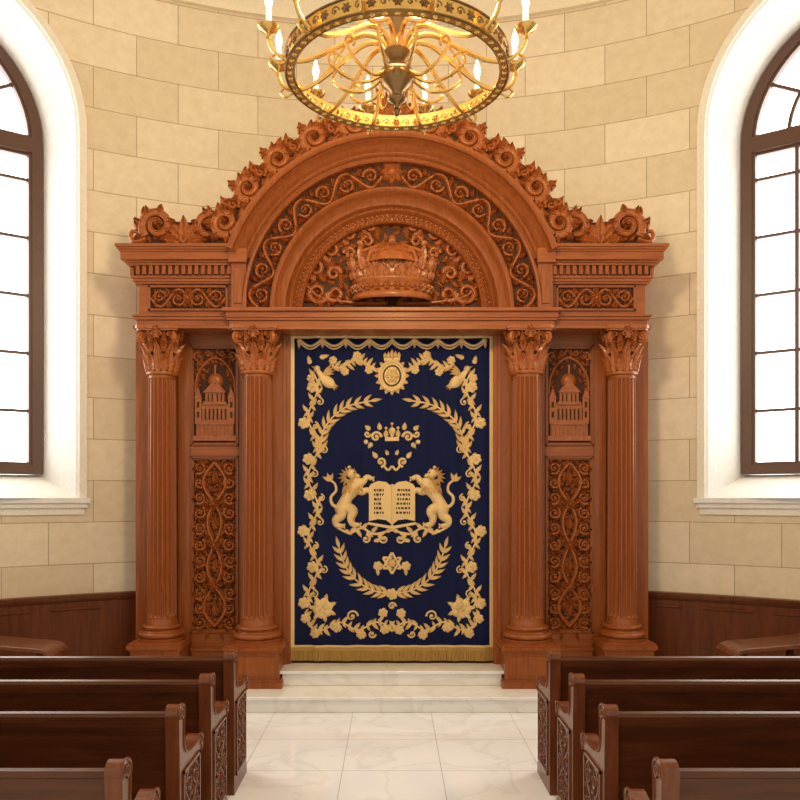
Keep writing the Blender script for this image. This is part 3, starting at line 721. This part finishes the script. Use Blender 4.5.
    for r_ in range(6):
        yy=489+r_*4.5; x=374
        while x<387:
            w=random.choice((1.2,1.8,2.6)); rectM(em,M,x,min(388,x+w),-(yy+2.2),-yy,2.6,2.9,1); x+=w+1
tube(em,MC,fl([(392,484),(392,526)]),1.4,0,1.4)
polyM(em,MC,fl([(368,522),(392,526),(416,522),(416,524.5),(392,529),(368,524.5)]),0,1.6,0)
dome(em,MC,392,-376,12,1.0,0,20,2,1.15)
tube(em,MC,[(392+12.5*cos(a*pi/12),-376+14.5*sin(a*pi/12)) for a in range(25)],1.7,0,1.2)
tube(em,MC,[(392+8.5*cos(a*pi/12),-376+10*sin(a*pi/12)) for a in range(25)],.9,1,.9,.6)
rosette(em,MC,392,-376,8,2.4,0,6,hb=.8); 
for a in range(16): leaf(em,MC,392+13*cos(a*pi/8),-376+15*sin(a*pi/8),a*pi/8,4.5,4,1.4,0,rows=4)
rectM(em,MC,384,400,-361,-358,0,2)
for x,l in((385,6),(388.5,7),(392,9),(395.5,7),(399,6)): leaf(em,MC,x,-358,pi/2,l,4,1.8)
rectM(em,MC,385,399,-441,-437,0,1.6); 
for x,l in((386,8),(392,12),(398,8)): leaf(em,MC,x,-437,pi/2,l,5,1.7); dome(em,MC,x,-436+l,1.6,1.6)
dome(em,MC,392,-431,3.6,2.2)
for q in range(2):
    T=[(392+10.5*sin(q*pi+a*2*pi/3),-563+10.5*cos(q*pi+a*2*pi/3)) for a in range(4)]
    for a in range(3): tube(em,MC,[T[a],T[a+1]],1.3,0,.9)
rosette(em,MC,392,-563,5,1.7,0,6)
for x in(378,406): rose(em,MC,x,-566,5,1.8,0); leaf(em,MC,x,-570,-pi/2,6,4,1.4)
rose(em,MC,392,-594,6,1.8,0); spiral(em,MC,392,-606,4,0,1,1.3,1.2,0,.9)
for x in(383,401): rose(em,MC,x,-613,5,1.8,0)
em.obj('gold_embroidery',[M_gold,M_text],cur,smooth=50)
fr=MB()
for i in range(130):
    u=290.8+202.4*(i+.5)/130
    tube(fr,MC,[(u,-649),(u+random.uniform(-.3,.3),-655),(u+random.uniform(-.4,.4),-660.5)],.9,0,1.4)
for i in range(50): rectM(fr,MC,290.8+i*4.048,290.8+(i+1)*4.048,-650.5,-647,-.2,1.2)
fr.obj('fringe',[M_gold2],cur)
rl=MB(); tube3(rl,[(-1.05,7.86,PZ(333.5,7.86)),(1.05,7.86,PZ(333.5,7.86))],.016,0,10)
for i in range(22):
    x=-1+2*i/21; tube3(rl,[(x,7.86+.024*cos(a*pi/6),PZ(333.5,7.86)+.024*sin(a*pi/6)) for a in range(12)],.005,0,5,True)
rl.obj('curtain_rod',[M_bronze],cur)
# ------------------------------------------------ pews
def pew(s,y0):
    mb=MB(); ZK=.965
    prof=[(a,b*ZK) for a,b in spl([(0,0),(0,.3),(-.004,.7),(-.012,.90),(-.018,.945),(0,.98),(.035,.99),(.07,.975),(.083,.94),(.075,.9),(.07,.82),(.085,.75),(.13,.715),(.22,.70),(.34,.70),(.385,.715),(.43,.715),(.46,.69),(.458,.65),(.43,.625),(.41,.6),(.405,.4),(.41,.12),(.44,.08),(.45,.0)],3)]
    xa,xb=1.05,1.12
    n=len(prof)
    def X(x): return s*x
    mb.add([(X(xa),y0+a,b) for a,b in prof]+[(X(xb),y0+a,b) for a,b in prof],[tuple(range(n)),tuple(range(n,2*n))]+[(i,(i+1)%n,n+(i+1)%n,n+i) for i in range(n)],1)
    tube3(mb,[(X(xa+.0),y0+a,b) for a,b in prof[10:60]],.008,1,6)
    Ms=lambda u,v,h:(s*(xa-h),y0+u,v*ZK)
    spiral(mb,Ms,.034,.945,.03,-pi/2,1,1.3,.007,1,1.2); spiral(mb,Ms,.425,.672,.03,pi/2,-1,1.3,.007,1,1.2)
    for a,b,c,d_ in((.05,.38,.62,.635),(.05,.38,.12,.135),(.05,.065,.12,.635),(.365,.38,.12,.635)): rectM(mb,Ms,a,b,c,d_,0,.010,1)
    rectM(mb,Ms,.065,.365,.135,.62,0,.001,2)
    for q in(-1,1):
        Mq=lambda u,v,h,q=q:Ms(.215+q*v,.14+u,h)
        rinceau(mb,lambda u,v,h:Mq(u,v+.07,h),.475,.07,3,.009,1,1.0)
    rosette(mb,Ms,.215,.38,.05,.014,1,8)
    xe=4.3
    mb.add([(X(xe),y0+a,b) for a,b in prof]+[(X(xe+.07),y0+a,b) for a,b in prof],[tuple(range(n)),tuple(range(n,2*n))]+[(i,(i+1)%n,n+(i+1)%n,n+i) for i in range(n)],1)
    def B(x0,x1,a,b,c,d_,mi=0): box(mb,min(s*x0,s*x1),max(s*x0,s*x1),y0+a,y0+b,c,d_,mi)
    B(xb,xe,.022,.05,.10,.855); B(xb,xe,.004,.072,.848,.888); B(xb,xe,.014,.062,.828,.848); B(xb,xe,.012,.06,.10,.2)
    tube3(mb,[(X(xb),y0+.038,.887),(X(xe),y0+.038,.887)],.032,0,10)
    B(xb,xe,.05,.44,.41,.445); B(xb,xe,.40,.43,.34,.41); B(xb,xe,.2,.23,.0,.41)
    mb.obj('wooden_pew',[M_pew,M_pewe,M_shade],smooth=35)
for y0 in(5.19,4.53,3.86,3.05):
    for s in(-1,1): pew(s,y0)
# ------------------------------------------------ side benches near the wainscot
for s in(-1,1):
    mb=MB()
    def B(x0,x1,a,b,c,d_,mi=0): box(mb,min(s*x0,s*x1),max(s*x0,s*x1),a,b,c,d_,mi)
    B(2.98,4.2,6.75,7.2,.40,.45)
    for x in(3.02,4.1):
        for y in(6.78,7.12): B(x,x+.06,y,y+.06,0,.42)
    pts=[(s*(2.93),6.72,.60),(s*3.02,6.75,.655),(s*3.3,6.8,.67),(s*3.7,6.85,.70),(s*4.2,6.9,.78)]
    P=spl(pts,5)
    V=[]
    for p in P: V+=[(p[0],p[1]-.06,p[2]-.02),(p[0],p[1]-.05,p[2]+.015),(p[0],p[1]+.34,p[2]+.02),(p[0],p[1]+.36,p[2]-.02)]
    nP=len(P); mb.add(V,[(i*4+j,i*4+(j+1)%4,(i+1)*4+(j+1)%4,(i+1)*4+j) for i in range(nP-1) for j in range(4)]+[(0,1,2,3),(4*nP-4,4*nP-3,4*nP-2,4*nP-1)],0)
    for x in(3.05,3.6,4.1): B(x,x+.05,6.8,6.85,.44,.66)
    for x in(3.05,3.6,4.1): B(x,x+.05,7.08,7.13,.44,.66)
    mb.obj('wooden_armchair_bench',[M_pewe],bevel=.006)
# ------------------------------------------------ chandelier
ch=empty('chandelier'); cx,cyy=PX(397,4.24),4.24; RZ=2+423*4.24/F; RR=.60
mb=MB()
def ring(r0,r1,z0,z1,mi,seg=96):
    V=[]
    for i in range(seg):
        a=2*pi*i/seg
        for r,z in((r0,z0),(r1,z0),(r1,z1),(r0,z1)): V.append((cx+r*cos(a),cyy+r*sin(a),z))
    mb.add(V,[(i*4+j,i*4+(j+1)%4,((i+1)%seg)*4+(j+1)%4,((i+1)%seg)*4+j) for i in range(seg) for j in range(4)],mi)
ring(RR-.008,RR,RZ-.03,RZ+.05,0)
ring(RR-.04,RR,RZ-.036,RZ-.030,0)
for z in(RZ-.035,RZ+.05):
    tube3(mb,[(cx+RR*cos(2*pi*i/96),cyy+RR*sin(2*pi*i/96),z) for i in range(96)],.007,1,6,True)
tube3(mb,[(cx+(RR-.044)*cos(2*pi*i/96),cyy+(RR-.044)*sin(2*pi*i/96),RZ-.034) for i in range(96)],.005,1,6,True)
for i in range(60):
    a0=2*pi*i/60
    for io in(-1,1):
        Mr=lambda u,v,h,a0=a0,io=io:(cx+(RR-(.008 if io<0 else 0)+io*h)*cos(a0+u/RR),cyy+(RR-(.008 if io<0 else 0)+io*h)*sin(a0+u/RR),RZ+.008+v)
        if i%2: rosette(mb,Mr,0,0,.026,.006,1,6)
        else: spiral(mb,Mr,0,0,.024,0,1,1.2,.004,1,1)
    Mu=lambda u,v,h,a0=a0:(cx+(RR-.021+v)*cos(a0+u/RR),cyy+(RR-.021+v)*sin(a0+u/RR),RZ-.037-h)
    rosette(mb,Mu,0,0,.017,.004,0,6)
lathe(mb,cx,cyy,[(0,RZ-.24),(.012,RZ-.235),(.022,RZ-.215),(.012,RZ-.195),(.02,RZ-.18),(.05,RZ-.165),(.055,RZ-.15),(.03,RZ-.13),(.035,RZ-.11),(.085,RZ-.07),(.10,RZ-.03),(.09,RZ+.0),(.05,RZ+.02),(.045,RZ+.05),(.075,RZ+.08),(.08,RZ+.1),(.05,RZ+.13),(.03,RZ+.17),(.03,RZ+.24),(.05,RZ+.28),(.05,RZ+.3),(.025,RZ+.34),(.02,RZ+.5),(.04,RZ+.53),(.02,RZ+.57),(.0,RZ+.6)],28,1)
zc=RZ+.58
i=0
while zc<7.8:
    pts=[]
    for a in range(12):
        t=2*pi*a/12; w=.022*cos(t); z=zc+.045+.045*sin(t)
        pts.append((cx+(w if i%2 else 0),cyy+(0 if i%2 else w),z))
    tube3(mb,pts,.006,1,5,True); zc+=.074; i+=1
lathe(mb,cx,cyy,[(.0,7.74),(.03,7.75),(.06,7.8),(.12,7.86),(.14,7.9)],24,0)
for k in range(12):
    a=pi/2+radians(15+30*k); dx,dy=cos(a),sin(a)
    def pt(r,z): return (cx+dx*r,cyy+dy*r,z)
    rc_=RR*1.155
    P=spl([pt(.04,RZ+.10),pt(.10,RZ+.17),pt(.2,RZ+.17),pt(.34,RZ+.08),pt(.48,RZ-.0),pt(.58,RZ-.02),pt(.66,RZ+.01),pt(rc_,RZ+.07),pt(rc_,RZ+.12)],5)
    tube3(mb,P,lerpr(.016,.010,len(P)),0,7)
    P=spl([pt(.09,RZ-.03),pt(.18,RZ-.08),pt(.29,RZ-.06),pt(.37,RZ-.0),pt(.35,RZ+.05),pt(.31,RZ+.04),pt(.32,RZ+.015)],5)
    tube3(mb,P,lerpr(.011,.006,len(P)),0,6)
    P=spl([pt(.60,RZ-.03),pt(.645,RZ-.05),pt(.68,RZ-.02),pt(.66,RZ+.0)],4)
    tube3(mb,P,.008,0,6)
    X,Y=cx+dx*rc_,cyy+dy*rc_; z=RZ+.12
    lathe(mb,X,Y,[(0,z-.05),(.014,z-.045),(.008,z-.025),(.02,z-.012),(.050,z+.004),(.058,z+.018),(.05,z+.014),(.018,z+.008),(.021,z+.012),(.025,z+.034),(.02,z+.036),(0,z+.036)],16,0)
    lathe(mb,X,Y,[(.015,z+.034),(.015,z+.11),(0,z+.113)],12,2)
    lathe(mb,X,Y,[(.006,z+.111),(.016,z+.125),(.021,z+.145),(.018,z+.17),(.010,z+.2),(.003,z+.222),(0,z+.226)],12,3)
for k in range(6):
    a=pi/2+radians(60*k); dx,dy=cos(a),sin(a)
    P=spl([(cx+dx*.03,cyy+dy*.03,RZ+.5),(cx+dx*.2,cyy+dy*.2,RZ+.38),(cx+dx*.42,cyy+dy*.42,RZ+.16),(cx+dx*RR,cyy+dy*RR,RZ+.05)],5)
    tube3(mb,P,.007,0,6)
mb.obj('wheel_frame_with_candles',[M_brass,M_bronze,M_candle,M_flame],ch,smooth=50)
# ------------------------------------------------ lights
def light(kind,name,loc,e,col,size=.1,rot=None,parent=None):
    l=bpy.data.lights.new(name,kind); l.energy=e; l.color=col
    if kind=='POINT': l.shadow_soft_size=size
    o=bpy.data.objects.new(name,l); o.location=loc
    bpy.context.scene.collection.objects.link(o)
    if parent: o.parent=parent
light('POINT','candle_glow',(cx,cyy,RZ+.85),310,(1,.76,.44),.3,parent=ch)
w=bpy.data.worlds.new('world'); bpy.context.scene.world=w; w.use_nodes=True
bg=w.node_tree.nodes['Background']; bg.inputs[0].default_value=(1,.98,.95,1); bg.inputs[1].default_value=1.02
# ------------------------------------------------ camera
cam=bpy.data.cameras.new('camera'); co=bpy.data.objects.new('camera',cam); bpy.context.scene.collection.objects.link(co)
co.location=(0,0,H); co.rotation_euler=(pi/2,0,0); cam.sensor_width=36; cam.lens=F/800*36; cam.shift_x=(400-CX)/800; cam.shift_y=(HY-400)/800; cam.clip_end=60
bpy.context.scene.camera=co
bpy.context.scene.view_settings.view_transform='Standard'
